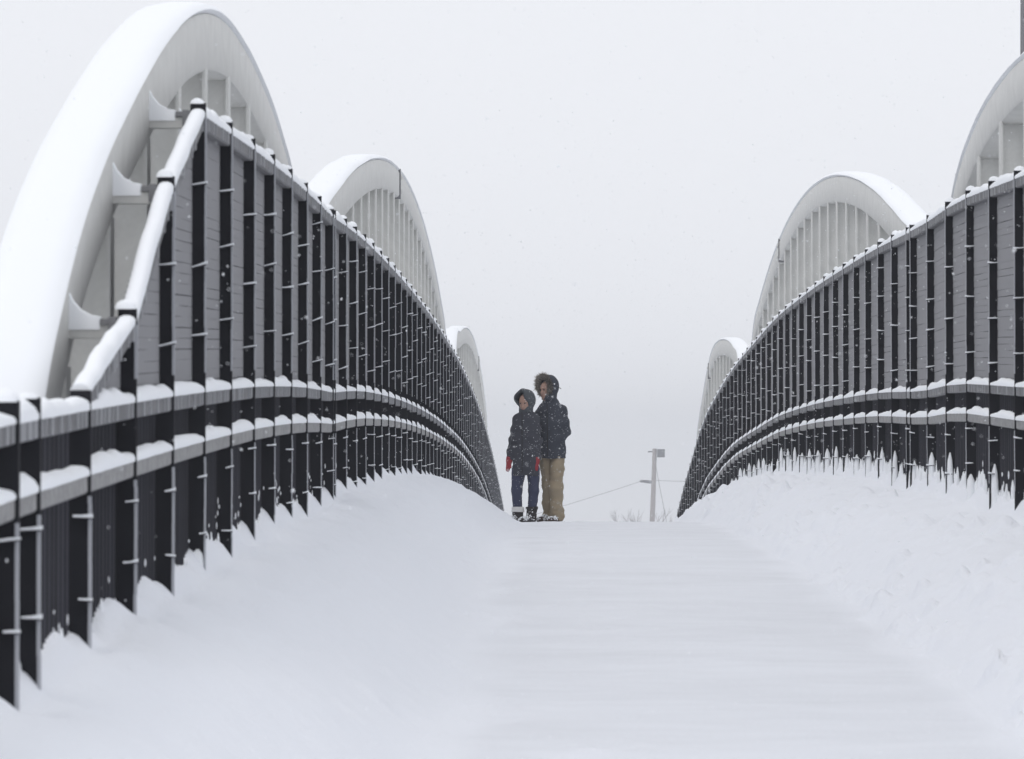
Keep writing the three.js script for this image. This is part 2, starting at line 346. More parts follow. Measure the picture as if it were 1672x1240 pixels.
const rampTop = table([[11.5, .014], [12.7, .235], [13.93, .672], [15.19, .99], [30, .99]]);
fenceSection(-1, 'near end of the left mesh fence, only as high as its two handrails', postsL0, () => .014);
fenceSection(-1, 'left mesh fence beside the large near arch, rising from handrail height to full height', postsL1, rampTop, { joined: true });
fenceSection(-1, 'long black mesh fence on the left running past the couple over the crest', postsL2, () => .99, { joined: true });
fenceSection(1, 'black mesh fence at the right edge in front of the cut off near arch', postsR1, () => 1.105);
fenceSection(1, 'long black mesh fence on the right curving down to the crest beside the utility pole', postsR2, z => 1.10 - .05 * smooth(45, 62, z), { joined: true });

// ---------------------------------------------------------------- arches
const par = (za, ya, c, zs) => zs.map(d => [za + d, ya - c * d * d]);
function arch(side, label, pts, posts, opts = {}) {
  const A = (side < 0 ? AL : AR) + .2, X = d => side * (A + d), D = .25, WD = .22;
  const cv = new THREE.CatmullRomCurve3(pts.map(([z, y]) => new THREE.Vector3(z, y, 0)), false, 'centripetal');
  const sp = cv.getSpacedPoints(150);
  const tan = i => { const a = sp[Math.max(0, i - 1)], b = sp[Math.min(150, i + 1)]; return b.clone().sub(a).normalize(); };
  const [z0, zEnd] = [pts[0][0], pts[pts.length - 1][0]];
  const root = thing('white_arch', label, 'arch', P(X(WD / 2), pts[0][1], z0), 'white arches along the footbridge');
  const ribRing = i => {
    const t = tan(i), nz = -t.y, ny = t.x, c = .028, p = sp[i];
    return [[c, 0], [WD - c, 0], [WD - c * .3, c * .3], [WD, c], [WD, D - c], [WD - c * .3, D - c * .3], [WD - c, D], [c, D], [c * .3, D - c * .3], [0, D - c], [0, c], [c * .3, c * .3]].map(([l, d]) => P(X(l), p.y - ny * d, p.x - nz * d));
  };
  part(root, 'rib', loft(sp.map((_, i) => ribRing(i)), .5), M.white);
  // snow lying on the rib
  const sn = [], prof = [[.012, 0], [-.006, .35], [.012, .8], [.06, 1], [WD - .06, 1.03], [WD - .012, .82], [WD + .008, .35], [WD - .012, 0]];
  sp.forEach((p, i) => {
    const t = tan(i), nz = -t.y, ny = t.x; if (ny < .12) return;
    const h = (.012 + .03 * smooth(.1, .9, ny)) * (1 + .3 * N3(p.x * .9, side * 3, 2) + .12 * N3(p.x * 4, side, 6)) * smooth(.1, .3, ny);
    sn.push(prof.map(([l, q]) => P(X(l), p.y + ny * (h * q - .004), p.x + nz * (h * q - .004))));
  });
  part(root, 'rib_snow', loft(sn, 1.0), M.softSnow);
  // the underside of the rib at a distance z
  const under = z => { let best = null; for (let i = 0; i <= 150; i++) { const t = tan(i), q = sp[i].x + t.y * D, y = sp[i].y - t.x * D; if (t.x > .15 && (!best || Math.abs(q - z) < best[0])) best = [Math.abs(q - z), y, t.x]; } return best && best[0] < .6 ? best : null; };
  for (const z of posts) {
    if (z < z0 + .6 || z > zEnd - .6) continue;
    const u = under(z); if (!u) continue;
    const b = walk(z) - .2, y1 = u[1] + .03; if (y1 - b < .6) continue;
    const m = (x0, x1, a, c) => box(Math.min(X(x0), X(x1)), Math.max(X(x0), X(x1)), b, y1, z + a, z + c);
    part(root, 'hanger', [m(.004, .016, -.055, .075), m(.016, .19, .004, .016), m(.19, .202, -.055, .075)], M.white);
    if (opts.arms && z < 33) {                                     // arm from the hanger to the top of the fence post
      const y = opts.arms(z) - .055; 
      const f = (d, q, t) => [P(X(d), y - .035, z - t), P(X(d), y + q, z - t), P(X(d), y + q, z + t + .01), P(X(d), y - .035, z + t + .01)];
      const arm = part(root, 'bracket_arm', loft([f(.01, .035, .02), f(-.04, .012, .02), f(-.09, .002, .02), f(-.128, .002, .02)], .4), M.white);
      part(root, 'clamp', [box(...[X(-.118), X(-.141)].sort((a, c) => a - c), y - .03, y + .028, z - .028, z + .03), box(...[X(-.095), X(-.118)].sort((a, c) => a - c), y + .004, y + .022, z - .03, z + .012)], M.grey, arm);
      const r = (d, h) => [P(X(d), y - .01, z - .024), P(X(d), y + h, z - .02), P(X(d), y + h * 1.08, z + .004), P(X(d), y + h, z + .026), P(X(d), y - .01, z + .032)];
      part(root, 'arm_snow', loft([r(.008, .11), r(-.012, .072), r(-.035, .047), r(-.065, .032), r(-.092, .028)], 1), M.softSnow, arm);
    }
  }
  // bolted splice across the rib
  for (const zs of opts.splices || []) {
    let i = 0; for (let k = 0; k <= 150; k++) if (Math.abs(sp[k].x - zs) < Math.abs(sp[i].x - zs) && tan(k).x > 0) i = k;
    const t = tan(i), p = sp[i], nz = -t.y, ny = t.x, q = (l, d, s) => P(X(l), p.y - ny * d + t.y * s, p.x - nz * d + t.x * s);
    const ring = s => [[-.012, -.012], [WD + .012, -.012], [WD + .012, D + .014], [-.012, D + .014]].map(([l, d]) => q(l, d, s));
    part(root, 'splice_flange', loft([ring(-.02), ring(.02)], .3), M.grey);
    for (const d of [.055, .185]) for (const s of [.12]) {
      const g = new THREE.SphereGeometry(.035, 10, 8); g.scale(.6, 1, 1.3); const c = q(-.004, d, s); g.translate(c.x, c.y, c.z); part(root, 'bolt_cover', addUV(g.toNonIndexed()), M.white);
    }
  }
  return root;
}
const armY = f => f;
arch(-1, 'largest looking white arch, at the upper left, its leg sweeping down to the edge', [[11.0, -.95], [11.55, -.3], [12.1, .27], [12.55, .55], [13.05, .80], [13.75, 1.06], [14.4, 1.26], [15.1, 1.46], [15.9, 1.66], [16.8, 1.85], [17.8, 1.99], [18.8, 2.06], [19.9, 2.06], [20.7, 2.03], [21.7, 1.96], [22.6, 1.85], [23.3, 1.74], [24.0, 1.5], [24.5, 1.0], [24.8, .2], [24.9, -.7]], [...postsL0, ...postsL1, ...postsL2], { arms: z => railLine(z) + sagL(z) + rampTop(z) });
arch(-1, 'second white arch on the left, behind the long black fence', [[25.3, -.6], [25.32, .4], [25.45, 1.1], [25.8, 1.52], ...par(42.3, 2.98, .00512, [-15.6, -14.3, -12, -9, -6, -3, 0, 3, 6, 9, 11.5, 12.8]), [56.6, 1.72], [58, 1.0], [58.9, .1], [59.2, -.9]], postsL2, { splices: [39.3] });
arch(-1, 'small far white arch on the left, just above the couple', [[60.2, -.9], [60.4, .5], [60.9, 1.6], ...par(72.2, 2.64, .0043, [-10.6, -8, -5, -2, 2, 5, 8, 11, 14]), [88.3, 1.45], [89.6, .7], [90.6, -.6], [91, -2.2]], postsL2, { splices: [79] });
arch(1, 'white arch cut off by the right edge of the picture', [[18.9, -.7], [19.2, .4], [20, 1.45], [21, 1.98], [22, 2.24], [23, 2.38], [24.2, 2.43], [24.9, 2.42], [25.7, 2.385], [26.5, 2.32], [27.2, 2.22], [27.8, 2.1], [28.3, 1.93], [28.9, 1.5], [29.4, .8], [29.65, 0], [29.75, -.6]], [...postsR1], { arms: z => railLine(z) + sagR(z) + 1.105 });
arch(1, 'second white arch on the right, behind the middle of the fence', [[30.1, -.6], [30.3, .3], [30.45, .95], [30.75, 1.5], ...par(45.2, 3.11, .00663, [-13.8, -12.7, -10, -7.5, -5, -2.5, 0, 2.5, 5, 7.5, 10, 11.6]), [58.0, 1.72], [59.1, 1.0], [59.8, .1], [60.1, -.9]], postsR2, { splices: [50.4] });
arch(1, 'small far white arch on the right, above the lower end of the fence', [[60.7, -.9], [60.9, .6], [61.3, 1.45], [62, 1.92], [63.4, 2.1], [65.3, 2.26], [67.7, 2.37], [70.2, 2.41], [72.4, 2.34], [74.8, 2.05], [77, 1.66], [78.7, 1.35], [80.4, .92], [82, .2], [83, -1], [83.4, -2.4]], postsR2, { splices: [74] });

// ---------------------------------------------------------------- far things: utility pole, cables, bare trees, lamp mast
{
  const z = 330, k = z / FOCAL, U = (u, v) => P((u - 910) * k, (800 - v) * k, z);
  const o = thing('utility_pole', 'pale leaning utility pole with a box at its top, beyond the crest', 'utility pole', P((1058 - 910) * k, -CAM_Y, z));
  part(o, 'shaft', tube([P((1059 - 910) * k, -CAM_Y, z), U(1064.5, 860), U(1067, 800), U(1069, 733)], .23, 10, .17), M.wood);
  const b = U(1079.3, 740.5); const g = new THREE.BoxGeometry(.58, .63, .5, 1, 1, 1); g.translate(b.x, b.y, b.z); part(o, 'equipment_box', addUV(g.toNonIndexed()), M.grey);
  part(o, 'pole_top_pin', tube([U(1058, 738), U(1064, 738), U(1068, 738)], .06, 6), M.grey);
  part(o, 'side_arm', tube([U(1045, 786.5), U(1050, 786), U(1057, 787), U(1066, 788)], .09, 8, .13), M.grey);
  part(o, 'guy_wire', tube([U(1070, 756), U(1078, 800), U(1088, 850), P((1098 - 910) * k, -CAM_Y + .1, z + .5)], .018, 5), M.grey);
  const span = (name, label, a, c, sag) => { const pts = []; for (let i = 0; i <= 24; i++) { const t = i / 24; pts.push(a.clone().lerp(c, t).add(new THREE.Vector3(0, -4 * sag * t * (1 - t), 0))); } const m = shadowed(new THREE.Mesh(tube(pts, .016, 5), M.grey)); m.name = numbered(name); m.userData = { label, category: 'cable', group: 'cables of the utility pole' }; scene.add(m); };
  span('overhead_cable', 'thin cable sloping down to the left from the arm of the utility pole', U(1046, 786.5), U(560, 925), .25);
  span('overhead_cable', 'thin cable running right from the arm of the utility pole to the fence', U(1071, 785), U(1500, 760), .5);
}
function bareTree(label, u, z, h, spread, n) {
  const x = (u - 910) * z / FOCAL, o = thing('bare_tree', label, 'tree', P(x, -CAM_Y, z), 'bare trees in the haze beyond the crest');
  part(o, 'trunk', tube([P(x, -CAM_Y, z), P(x + .1, -CAM_Y + h * .3, z), P(x - .05, -CAM_Y + h * .62, z)], .16, 7, .07), M.twig);
  const tw = [];
  const grow = (p, d, l, r, lev) => {
    const q = p.clone().addScaledVector(d, l), mid = p.clone().lerp(q, .5).add(new THREE.Vector3(rr(-.05, .05), rr(0, .08), rr(-.05, .05)).multiplyScalar(l));
    tw.push(tube([p, mid, q], r, 4, r * .55));
    if (lev > 0) for (let i = 0; i < 3; i++) grow(p.clone().lerp(q, rr(.45, 1)), d.clone().add(new THREE.Vector3(rr(-.7, .7), rr(-.1, .5), rr(-.7, .7))).normalize(), l * rr(.45, .65), r * .6, lev - 1);
  };
  for (let i = 0; i < n; i++) { const a = i / n * 6.28 + rr(-.3, .3); grow(P(x + rr(-.05, .05), -CAM_Y + h * rr(.28, .62), z), new THREE.Vector3(Math.cos(a) * spread, 1, Math.sin(a) * spread).normalize(), h * .26, .05, 3); }
  part(o, 'crown', tw, M.twig);
}
bareTree('bare tree in the haze, left of the utility pole', 1012, 300, 9.7, .5, 11);
bareTree('bare tree in the haze, close behind the foot of the utility pole', 1054, 310, 9.5, .55, 11);
bareTree('bare tree in the haze, between the utility pole and the right fence', 1090, 296, 9.6, .5, 11);
{
  const z = 46, x = (1672.6 - 910) * z / FOCAL, o = thing('lamp_mast', 'grey lamp mast rising behind the arch at the right edge', 'lamp post', P(x, -CAM_Y, z));
  part(o, 'mast', tube([P(x, -CAM_Y, z), P(x, 0, z), P(x, 7.4, z)], .1, 12, .02 + .0), M.grey);
  part(o, 'mast_arm', tube([P(x, 7.3, z), P(x + .5, 7.7, z), P(x + 1.5, 7.8, z)], .035, 8), M.grey);
  part(o, 'lamp_head', box(x + 1.4, x + 2.0, 7.72, 7.86, z - .14, z + .14), M.grey);
  part(o, 'base_plate', box(x - .22, x + .22, -CAM_Y, -CAM_Y + .05, z - .22, z + .22), M.grey);
}
// ---------------------------------------------------------------- the couple
const V = (x, y, z) => [x, y, z];
const sMin = (a, b, k) => { const h = clamp(.5 + .5 * (b - a) / k, 0, 1); return b + (a - b) * h - k * h * (1 - h); };
const cap = (p, a, b, ra, rb = ra) => { const bx = b[0] - a[0], by = b[1] - a[1], bz = b[2] - a[2], px = p[0] - a[0], py = p[1] - a[1], pz = p[2] - a[2]; const t = clamp((px * bx + py * by + pz * bz) / (bx * bx + by * by + bz * bz), 0, 1); return Math.hypot(px - bx * t, py - by * t, pz - bz * t) - (ra + (rb - ra) * t); };
const ell = (p, c, r) => { const x = (p[0] - c[0]) / r[0], y = (p[1] - c[1]) / r[1], z = (p[2] - c[2]) / r[2], k = Math.hypot(x, y, z), q = Math.hypot(x / r[0], y / r[1], z / r[2]); return q < 1e-6 ? -Math.min(...r) : k * (k - 1) / q; };
const trunkSdf = (p, cx, rx, rz, cz = () => 0) => { const y = p[1], a = rx(y), b = rz(y); const k = Math.hypot((p[0] - cx(y)) / a, (p[2] - cz(y)) / b); return (k - 1) * Math.min(a, b); };
function nets(sdf, lo, hi, c) {                                   // surface nets: one closed smooth mesh of a distance field
  const n = [0, 1, 2].map(k => Math.ceil((hi[k] - lo[k]) / c) + 1), id = (i, j, k) => (k * n[1] + j) * n[0] + i;
  const f = new Float32Array(n[0] * n[1] * n[2]);
  for (let k = 0; k < n[2]; k++) for (let j = 0; j < n[1]; j++) for (let i = 0; i < n[0]; i++) f[id(i, j, k)] = sdf([lo[0] + i * c, lo[1] + j * c, lo[2] + k * c]);
  const vi = new Int32Array(f.length).fill(-1), pos = [], tri = [];
  for (let k = 0; k + 1 < n[2]; k++) for (let j = 0; j + 1 < n[1]; j++) for (let i = 0; i + 1 < n[0]; i++) {
    let s = [0, 0, 0], m = 0;
    const v = (a, b, d) => f[id(i + a, j + b, k + d)];
    for (let ax = 0; ax < 3; ax++) for (let q = 0; q < 4; q++) {
      const o = [0, 0, 0]; o[(ax + 1) % 3] = q & 1; o[(ax + 2) % 3] = q >> 1; const e = [...o]; e[ax] = 1;
      const a = v(...o), b = v(...e); if ((a < 0) === (b < 0)) continue;
      const t = a / (a - b); for (let w = 0; w < 3; w++) s[w] += o[w] + (w === ax ? t : 0); m++;
    }
    if (m) { vi[id(i, j, k)] = pos.length / 3; pos.push(lo[0] + (i + s[0] / m) * c, lo[1] + (j + s[1] / m) * c, lo[2] + (k + s[2] / m) * c); }
  }
  for (let k = 1; k + 1 < n[2]; k++) for (let j = 1; j + 1 < n[1]; j++) for (let i = 1; i + 1 < n[0]; i++) {
    const a = f[id(i, j, k)];
    for (let ax = 0; ax < 3; ax++) {
      const o = [i, j, k]; o[ax]++; const b = f[id(...o)]; if ((a < 0) === (b < 0)) continue;
      const u = (ax + 1) % 3, w = (ax + 2) % 3, q = (du, dw) => { const g = [i, j, k]; g[u] -= du; g[w] -= dw; return vi[id(...g)]; };
      const A = q(1, 1), B = q(0, 1), C = q(0, 0), D = q(1, 0); if (Math.min(A, B, C, D) < 0) continue;
      a < 0 ? tri.push(A, B, C, A, C, D) : tri.push(A, C, B, A, D, C);
    }
  }
  const g = new THREE.BufferGeometry(); g.setAttribute('position', new THREE.Float32BufferAttribute(pos, 3)); g.setIndex(tri); g.computeVertexNormals();
  const q = g.toNonIndexed(); return addUV(q);
}
function personPart(root, name, g, mat, parent = root) { const m = shadowed(new THREE.Mesh(g, mat)); m.name = name; parent.add(m); return m; }
function specks(g, n, r0, r1, keep = () => true) {                // snow clinging to cloth
  const p = g.attributes.position, nn = g.attributes.normal, out = [];
  for (let i = 0, guard = 0; i < n && guard < n * 20; guard++) {
    const k = Math.floor(rnd() * p.count), v = [p.getX(k), p.getY(k), p.getZ(k)], up = nn.getY(k);
    if (!keep(v, up)) continue; i++;
    const o = new THREE.OctahedronGeometry(1, 0); const r = rr(r0, r1); o.scale(r * rr(.7, 1.6), r * rr(.7, 1.2), r * rr(.7, 1.2)); o.rotateZ(rr(0, 3)); o.translate(v[0], v[1], v[2]); out.push(o);
  }
  return mergeGeometries(out);
}
const cloth = (c, rough = 1) => new THREE.MeshStandardMaterial({ color: c, roughness: rough, bumpMap: snowBump, bumpScale: .004 });
const K = {
  skin: new THREE.MeshStandardMaterial({ color: lin(.36, .22, .17), roughness: .6 }), eye: new THREE.MeshStandardMaterial({ color: lin(.03, .025, .02), roughness: .3 }), lip: new THREE.MeshStandardMaterial({ color: lin(.3, .12, .1), roughness: .6 }),
  coatM: cloth(lin(.040, .045, .060)), coatW: cloth(lin(.045, .047, .060)), hoodW: cloth(lin(.065, .073, .082)), khaki: cloth(lin(.30, .245, .17)), jeans: cloth(lin(.045, .050, .092)), boot: cloth(lin(.035, .03, .03)), shoe: cloth(lin(.06, .04, .035)), red: cloth(lin(.30, .035, .045)), cuff: cloth(lin(.72, .71, .70)),
  fur: [lin(.20, .18, .155), lin(.33, .30, .265), lin(.11, .095, .085)].map(c => new THREE.MeshStandardMaterial({ color: c, roughness: 1 })), drape: new THREE.MeshStandardMaterial({ color: lin(.02, .02, .02), roughness: 1 }),
};
const frame = (c, fd) => {                                        // head frame: local (right, up, forward) to person space
  const f = new THREE.Vector3(...fd).normalize(), r = new THREE.Vector3(0, 1, 0).cross(f).normalize(), u = f.clone().cross(r), o = new THREE.Vector3(...c);
  return { to: (a, b, d) => o.clone().addScaledVector(r, a).addScaledVector(u, b).addScaledVector(f, d).toArray(), from: p => { const q = new THREE.Vector3(...p).sub(o); return [q.dot(r), q.dot(u), q.dot(f)]; } };
};
const headSdf = (F, s = 1) => p => {
  const q = F.from(p).map(v => v / s);
  let d = ell(q, [0, .02, -.012], [.074, .098, .088]);
  d = sMin(d, ell(q, [0, -.05, .018], [.056, .062, .062]), .04);
  d = sMin(d, cap(q, [0, .012, .072], [0, -.03, .093], .009, .015), .012);
  d = sMin(d, cap(q, [-.035, .028, .068], [.035, .028, .068], .01), .015);
  d = sMin(d, cap(q, [-.016, -.064, .072], [.016, -.064, .072], .008), .012);
  d = sMin(d, ell(q, [0, -.096, .058], [.022, .018, .02]), .015);
  for (const e of [-1, 1]) { d = -sMin(-d, Math.hypot(q[0] - e * .03, q[1] - .012, q[2] - .083) - .014, .012); d = sMin(d, ell(q, [e * .077, .0, -.012], [.012, .03, .02]), .01); }
  return d * s;
};
function face(root, F, s, parent) {
  for (const e of [-1, 1]) { const g = new THREE.SphereGeometry(.0105 * s, 10, 8).toNonIndexed(); g.translate(...F.to(e * .03 * s, .012 * s, .068 * s)); personPart(root, 'eye', addUV(g), K.eye, parent); }
  const g = new THREE.SphereGeometry(1, 12, 6).toNonIndexed(); g.scale(.02 * s, .0065 * s, .01 * s); g.translate(...F.to(0, -.064 * s, .075 * s)); personPart(root, 'mouth', addUV(g), K.lip, parent);
}
const fold = (p, a, s) => a * (N3(p[0] * 5 + s, p[1] * 9, p[2] * 5) + .6 * N3(p[0] * 11, p[1] * 17 + s, p[2] * 11));
const standY = z => snowTop(-.2, z) - .012 + CAM_Y;
{                                                                  // the taller one
  const z = 50.6, o = thing('person', 'taller person in dark parka with fur trimmed hood and khaki trousers', 'person', new THREE.Vector3(-.051, standY(z), -z));
  const fd = [-.72, -.12, .68], F = frame([-.078, 1.58, .04], fd), H = headSdf(F, .92);
  const arms = (p, k) => sMin(Math.min(cap(p, V(.10, 1.345, 0), V(.158, 1.09, -.03), .052 * k, .044 * k), cap(p, V(-.115, 1.36, -.03), V(-.25, 1.15, -.1), .052 * k, .044 * k)), Math.min(cap(p, V(.158, 1.09, -.03), V(.098, .985, .1), .043 * k, .033 * k), cap(p, V(-.25, 1.15, -.1), V(-.32, 1.08, -.135), .042 * k, .03 * k)), .03);
  const hand = (p, w, d) => { let q = cap(p, w, [w[0] + d[0] * .08, w[1] + d[1] * .08, w[2] + d[2] * .08], .026, .03); for (let i = 0; i < 5; i++) { const s = (i - 2) * .015, l = [.07, .08, .085, .078, .055][i]; q = sMin(q, cap(p, [w[0] + d[0] * .07, w[1] + d[1] * .07 + s, w[2] + d[2] * .07], [w[0] + d[0] * (.07 + l), w[1] + d[1] * (.07 + l) + s * 1.3 - .01, w[2] + d[2] * (.07 + l)], .0085), .006); } return q; };
  const legs = (p, k) => Math.min(sMin(cap(p, V(.042, .84, .03), V(.042, .46, .06), .094 * k, .082 * k), cap(p, V(.042, .46, .06), V(.046, .07, .035), .08 * k, .08 * k), .03), sMin(cap(p, V(-.082, .84, -.01), V(-.06, .46, -.02), .088 * k, .068 * k), cap(p, V(-.06, .46, -.02), V(-.058, .07, -.06), .067 * k, .066 * k), .03));
  const body = p => { let d = sMin(H(p), cap(p, V(-.07, 1.5, .03), V(-.02, 1.38, 0), .055), .04); d = sMin(d, ell(p, [-.005, 1.12, 0], [.13, .3, .095]), .05); d = sMin(d, arms(p, .72), .04); d = Math.min(d, hand(p, [.09, .98, .085], [-.5, -.72, -.48]), hand(p, [-.32, 1.08, -.135], [-.45, -.88, 0])); d = sMin(d, legs(p, .7), .05); return d; };
  const b = personPart(o, 'body', nets(body, [-.62, .0, -.26], [.26, 1.76, .3], .0095), K.skin);
  face(o, F, .92, b);
  const pants = p => Math.max(legs(p, 1) + fold(p, .02, 3) + .004 * Math.sin(p[1] * 60 + 8 * N3(p[0] * 6, p[1] * 4, 2)) * smooth(.4, .08, p[1]), p[1] - .8, .035 - p[1]);
  personPart(o, 'trousers', nets(pants, [-.24, 0, -.16], [.2, .95, .2], .008), K.khaki);
  for (const [h, t] of [[V(.06, .05, .02), V(-.03, .042, .18)], [V(-.06, .05, -.06), V(-.15, .042, .08)]]) {
    const f = p => Math.max(sMin(cap(p, h, t, .052, .043), cap(p, [h[0], .1, h[2]], [h[0] - .012, .06, h[2] + .03], .056), .03), .004 - p[1], p[1] - .14);
    const g = nets(f, [-.26, -.02, -.14], [.2, .16, .24], .007), sh = personPart(o, 'shoe', g, K.shoe);
    const sn = personPart(o, 'clinging_snow', specks(g, 130, .005, .013, (v, up) => up > .1 && v[1] < .12), M.softSnow, sh); sn.userData.kind = 'stuff';
  }
  const rx = table([[.74, .166], [.9, .158], [1.05, .156], [1.25, .162], [1.35, .142], [1.42, .108], [1.48, .08], [1.54, .07]]), rz = table([[.74, .135], [.95, .13], [1.2, .13], [1.34, .11], [1.42, .088], [1.48, .08], [1.54, .075]]);
  const cx = table([[.74, -.008], [1.3, -.008], [1.42, -.02], [1.5, -.045]]), cz = table([[1.3, 0], [1.5, .02]]);
  const coat = p => { let d = trunkSdf(p, cx, rx, rz, cz); d = sMin(d, arms(p, 1.26), .035); d += fold(p, .013, 9) + .003 * Math.sin(p[1] * 42 + 6 * N3(p[0] * 3, 1, p[2] * 3)); return Math.max(d, .775 + .02 * N3(p[0] * 5, 3, 1) - .05 * p[0] * 0 - p[1], p[1] - 1.515); };
  const cg = nets(coat, [-.5, .72, -.28], [.28, 1.56, .26], .0085), cm = personPart(o, 'parka', cg, K.coatM);
  personPart(o, 'clinging_snow', specks(cg, 220, .0018, .0045), M.softSnow, cm).userData.kind = 'stuff';
  const seam = nets(p => Math.max(Math.abs(trunkSdf(p, cx, rx, rz, cz) + fold(p, .013, 9)) - .006, Math.abs(p[0] + .065 + .01 * (p[1] - 1)) - .006, -p[2], .8 - p[1], p[1] - 1.42), [-.14, .76, .04], [.0, 1.46, .2], .005); personPart(o, 'zip_flap', seam, K.drape, cm);
  // hood, open towards the face
  const C = [-.04, 1.628, -.004], HF = frame(C, fd);
  const hood = p => { const q = HF.from(p); const e = ell(p, C, [.110, .130, .12]); let d = Math.max(Math.abs(e + .008) - .012, q[2] - .068 - .25 * Math.max(0, -q[1] - .05)); d = sMin(d, Math.max(Math.abs(Math.hypot(p[0] + .045, (p[2] - .02)) - .078) - .014, Math.abs(p[1] - 1.5) - .035), .02); return d + fold(p, .004, 2); };
  const hg = nets(hood, [-.22, 1.42, -.17], [.12, 1.79, .2], .006), hm = personPart(o, 'hood', hg, K.coatM);
  personPart(o, 'clinging_snow', specks(hg, 60, .0018, .0045), M.softSnow, hm).userData.kind = 'stuff';
  const tufts = [[], [], []];
  for (let i = 0; i < 2600; i++) {
    const a = rr(0, Math.PI * 2), low = Math.sin(a) < -.75 ? .25 : 1; if (rnd() > low) continue;
    const R0 = .092 + rr(-.02, .02), c = [Math.cos(a) * R0 * .95, Math.sin(a) * R0 * 1.1 + .006, .075 + rr(-.02, .035)], l = rr(.03, .07) * (Math.sin(a) > -.2 ? 1.1 : .75), j = () => rr(-.5, .5);
    const dir = new THREE.Vector3(Math.cos(a) + j(), Math.sin(a) + j() * .9 - .1, .55 + j()).normalize();
    const from = new THREE.Vector3(...HF.to(...c)), to = new THREE.Vector3(...HF.to(c[0] + dir.x * l, c[1] + dir.y * l, c[2] + dir.z * l));
    const g = new THREE.ConeGeometry(rr(.0025, .0048), l, 4, 1); g.translate(0, l / 2, 0); g.applyQuaternion(new THREE.Quaternion().setFromUnitVectors(new THREE.Vector3(0, 1, 0), to.clone().sub(from).normalize())); g.translate(from.x, from.y, from.z);
    tufts[i % 7 < 4 ? 0 : i % 7 < 6 ? 1 : 2].push(g.toNonIndexed());
  }
  tufts.forEach((t, i) => { personPart(o, 'fur_trim', addUV(mergeGeometries(t)), K.fur[i], hm).userData.kind = 'stuff'; });
  const cord = tube([new THREE.Vector3(.058, 1.61, .02), new THREE.Vector3(.08, 1.605, .025), new THREE.Vector3(.098, 1.596, .03)], .004, 5); personPart(o, 'hood_toggle', cord, K.drape, hm);
}
{                                                                  // the shorter one
  const z = 50.42, o = thing('person', 'shorter person in dark hooded coat, blue jeans, snow boots and red mittens', 'person', new THREE.Vector3(-.401, standY(z), -z));
  const fd = [-.42, -.26, .87], F = frame([.022, 1.422, .035], fd), H = headSdf(F, .92);
  const arms = (p, k) => sMin(Math.min(cap(p, V(-.055, 1.235, 0), V(-.112, .985, -.015), .05 * k, .042 * k), cap(p, V(.125, 1.235, 0), V(.165, .985, .02), .05 * k, .042 * k)), Math.min(cap(p, V(-.112, .985, -.015), V(-.162, .765, .03), .041 * k, .032 * k), cap(p, V(.165, .985, .02), V(.158, .765, .06), .041 * k, .032 * k)), .025);
  const legs = (p, k) => Math.min(sMin(cap(p, V(-.05, .64, 0), V(-.076, .39, .02), .086 * k, .064 * k), cap(p, V(-.076, .39, .02), V(-.066, .13, 0), .062 * k, .05 * k), .03), sMin(cap(p, V(.118, .64, 0), V(.122, .39, .015), .08 * k, .06 * k), cap(p, V(.122, .39, .015), V(.1, .13, 0), .06 * k, .05 * k), .03));
  const body = p => { let d = sMin(H(p), cap(p, V(.03, 1.35, .01), V(.035, 1.25, 0), .045), .035); d = sMin(d, ell(p, [.032, 1.0, 0], [.115, .29, .09]), .05); d = sMin(d, arms(p, .75), .04); for (const [w, t] of [[V(-.162, .765, .03), V(-.178, .66, .035)], [V(.158, .765, .06), V(.155, .66, .07)]]) d = sMin(d, cap(p, w, t, .02, .022), .02); d = sMin(d, ell(p, [.033, .68, 0], [.12, .1, .09]), .04); return sMin(d, legs(p, .8), .04); };
  const b = personPart(o, 'body', nets(body, [-.28, .03, -.18], [.28, 1.6, .24], .0095), K.skin);
  face(o, F, .92, b);
  personPart(o, 'jeans', nets(p => Math.max(legs(p, 1) + fold(p, .006, 5), p[1] - .7, .12 - p[1]), [-.2, .08, -.14], [.25, .74, .16], .0075), K.jeans);
  [[-.064, V(-.07, .045, 0), V(-.165, .038, .1), true], [.1, V(.09, .045, 0), V(-.01, .038, .13), false]].forEach(([x, h, t, pale]) => {
    const f = p => Math.max(sMin(cap(p, V(x, .06, 0), V(x, .165, 0), .06, .064), cap(p, h, t, .05, .042), .03) + fold(p, .004, 1), .004 - p[1], p[1] - .2);
    const g = nets(f, [-.28, -.02, -.12], [.22, .23, .22], .0065), bt = personPart(o, 'boot', g, K.boot);
    personPart(o, 'boot_cuff', nets(p => { const r = Math.hypot(p[0] - x, p[2]); return Math.max(Math.abs(r - .058) - .014, Math.abs(p[1] - (pale ? .172 : .188)) - (pale ? .03 : .014)) + fold(p, .007, 4); }, [x - .1, .11, -.1], [x + .1, .24, .1], .0055), pale ? K.cuff : K.boot, bt);
    personPart(o, 'clinging_snow', specks(g, 150, .004, .012, (v, up) => (up > .15 && v[1] < .1) || rnd() < .12), M.softSnow, bt).userData.kind = 'stuff';
  });
  const rx = table([[.53, .186], [.66, .182], [.85, .172], [1.0, .166], [1.14, .162], [1.24, .136], [1.30, .088], [1.36, .068], [1.42, .062]]), rz = table([[.53, .135], [.85, .125], [1.1, .12], [1.24, .1], [1.32, .075], [1.42, .07]]);
  const coat = p => { let d = trunkSdf(p, () => .03, rx, rz); d = sMin(d, arms(p, 1.3), .03); d += fold(p, .012, 12) + .0025 * Math.sin(p[1] * 50 + 5 * N3(p[0] * 4, 7, p[2] * 3)); const ax = p[0] < -.12 || p[0] > .185; return Math.max(d, (ax ? .752 : .565 + .015 * N3(p[0] * 6, 2, 4)) - p[1], p[1] - 1.375); };
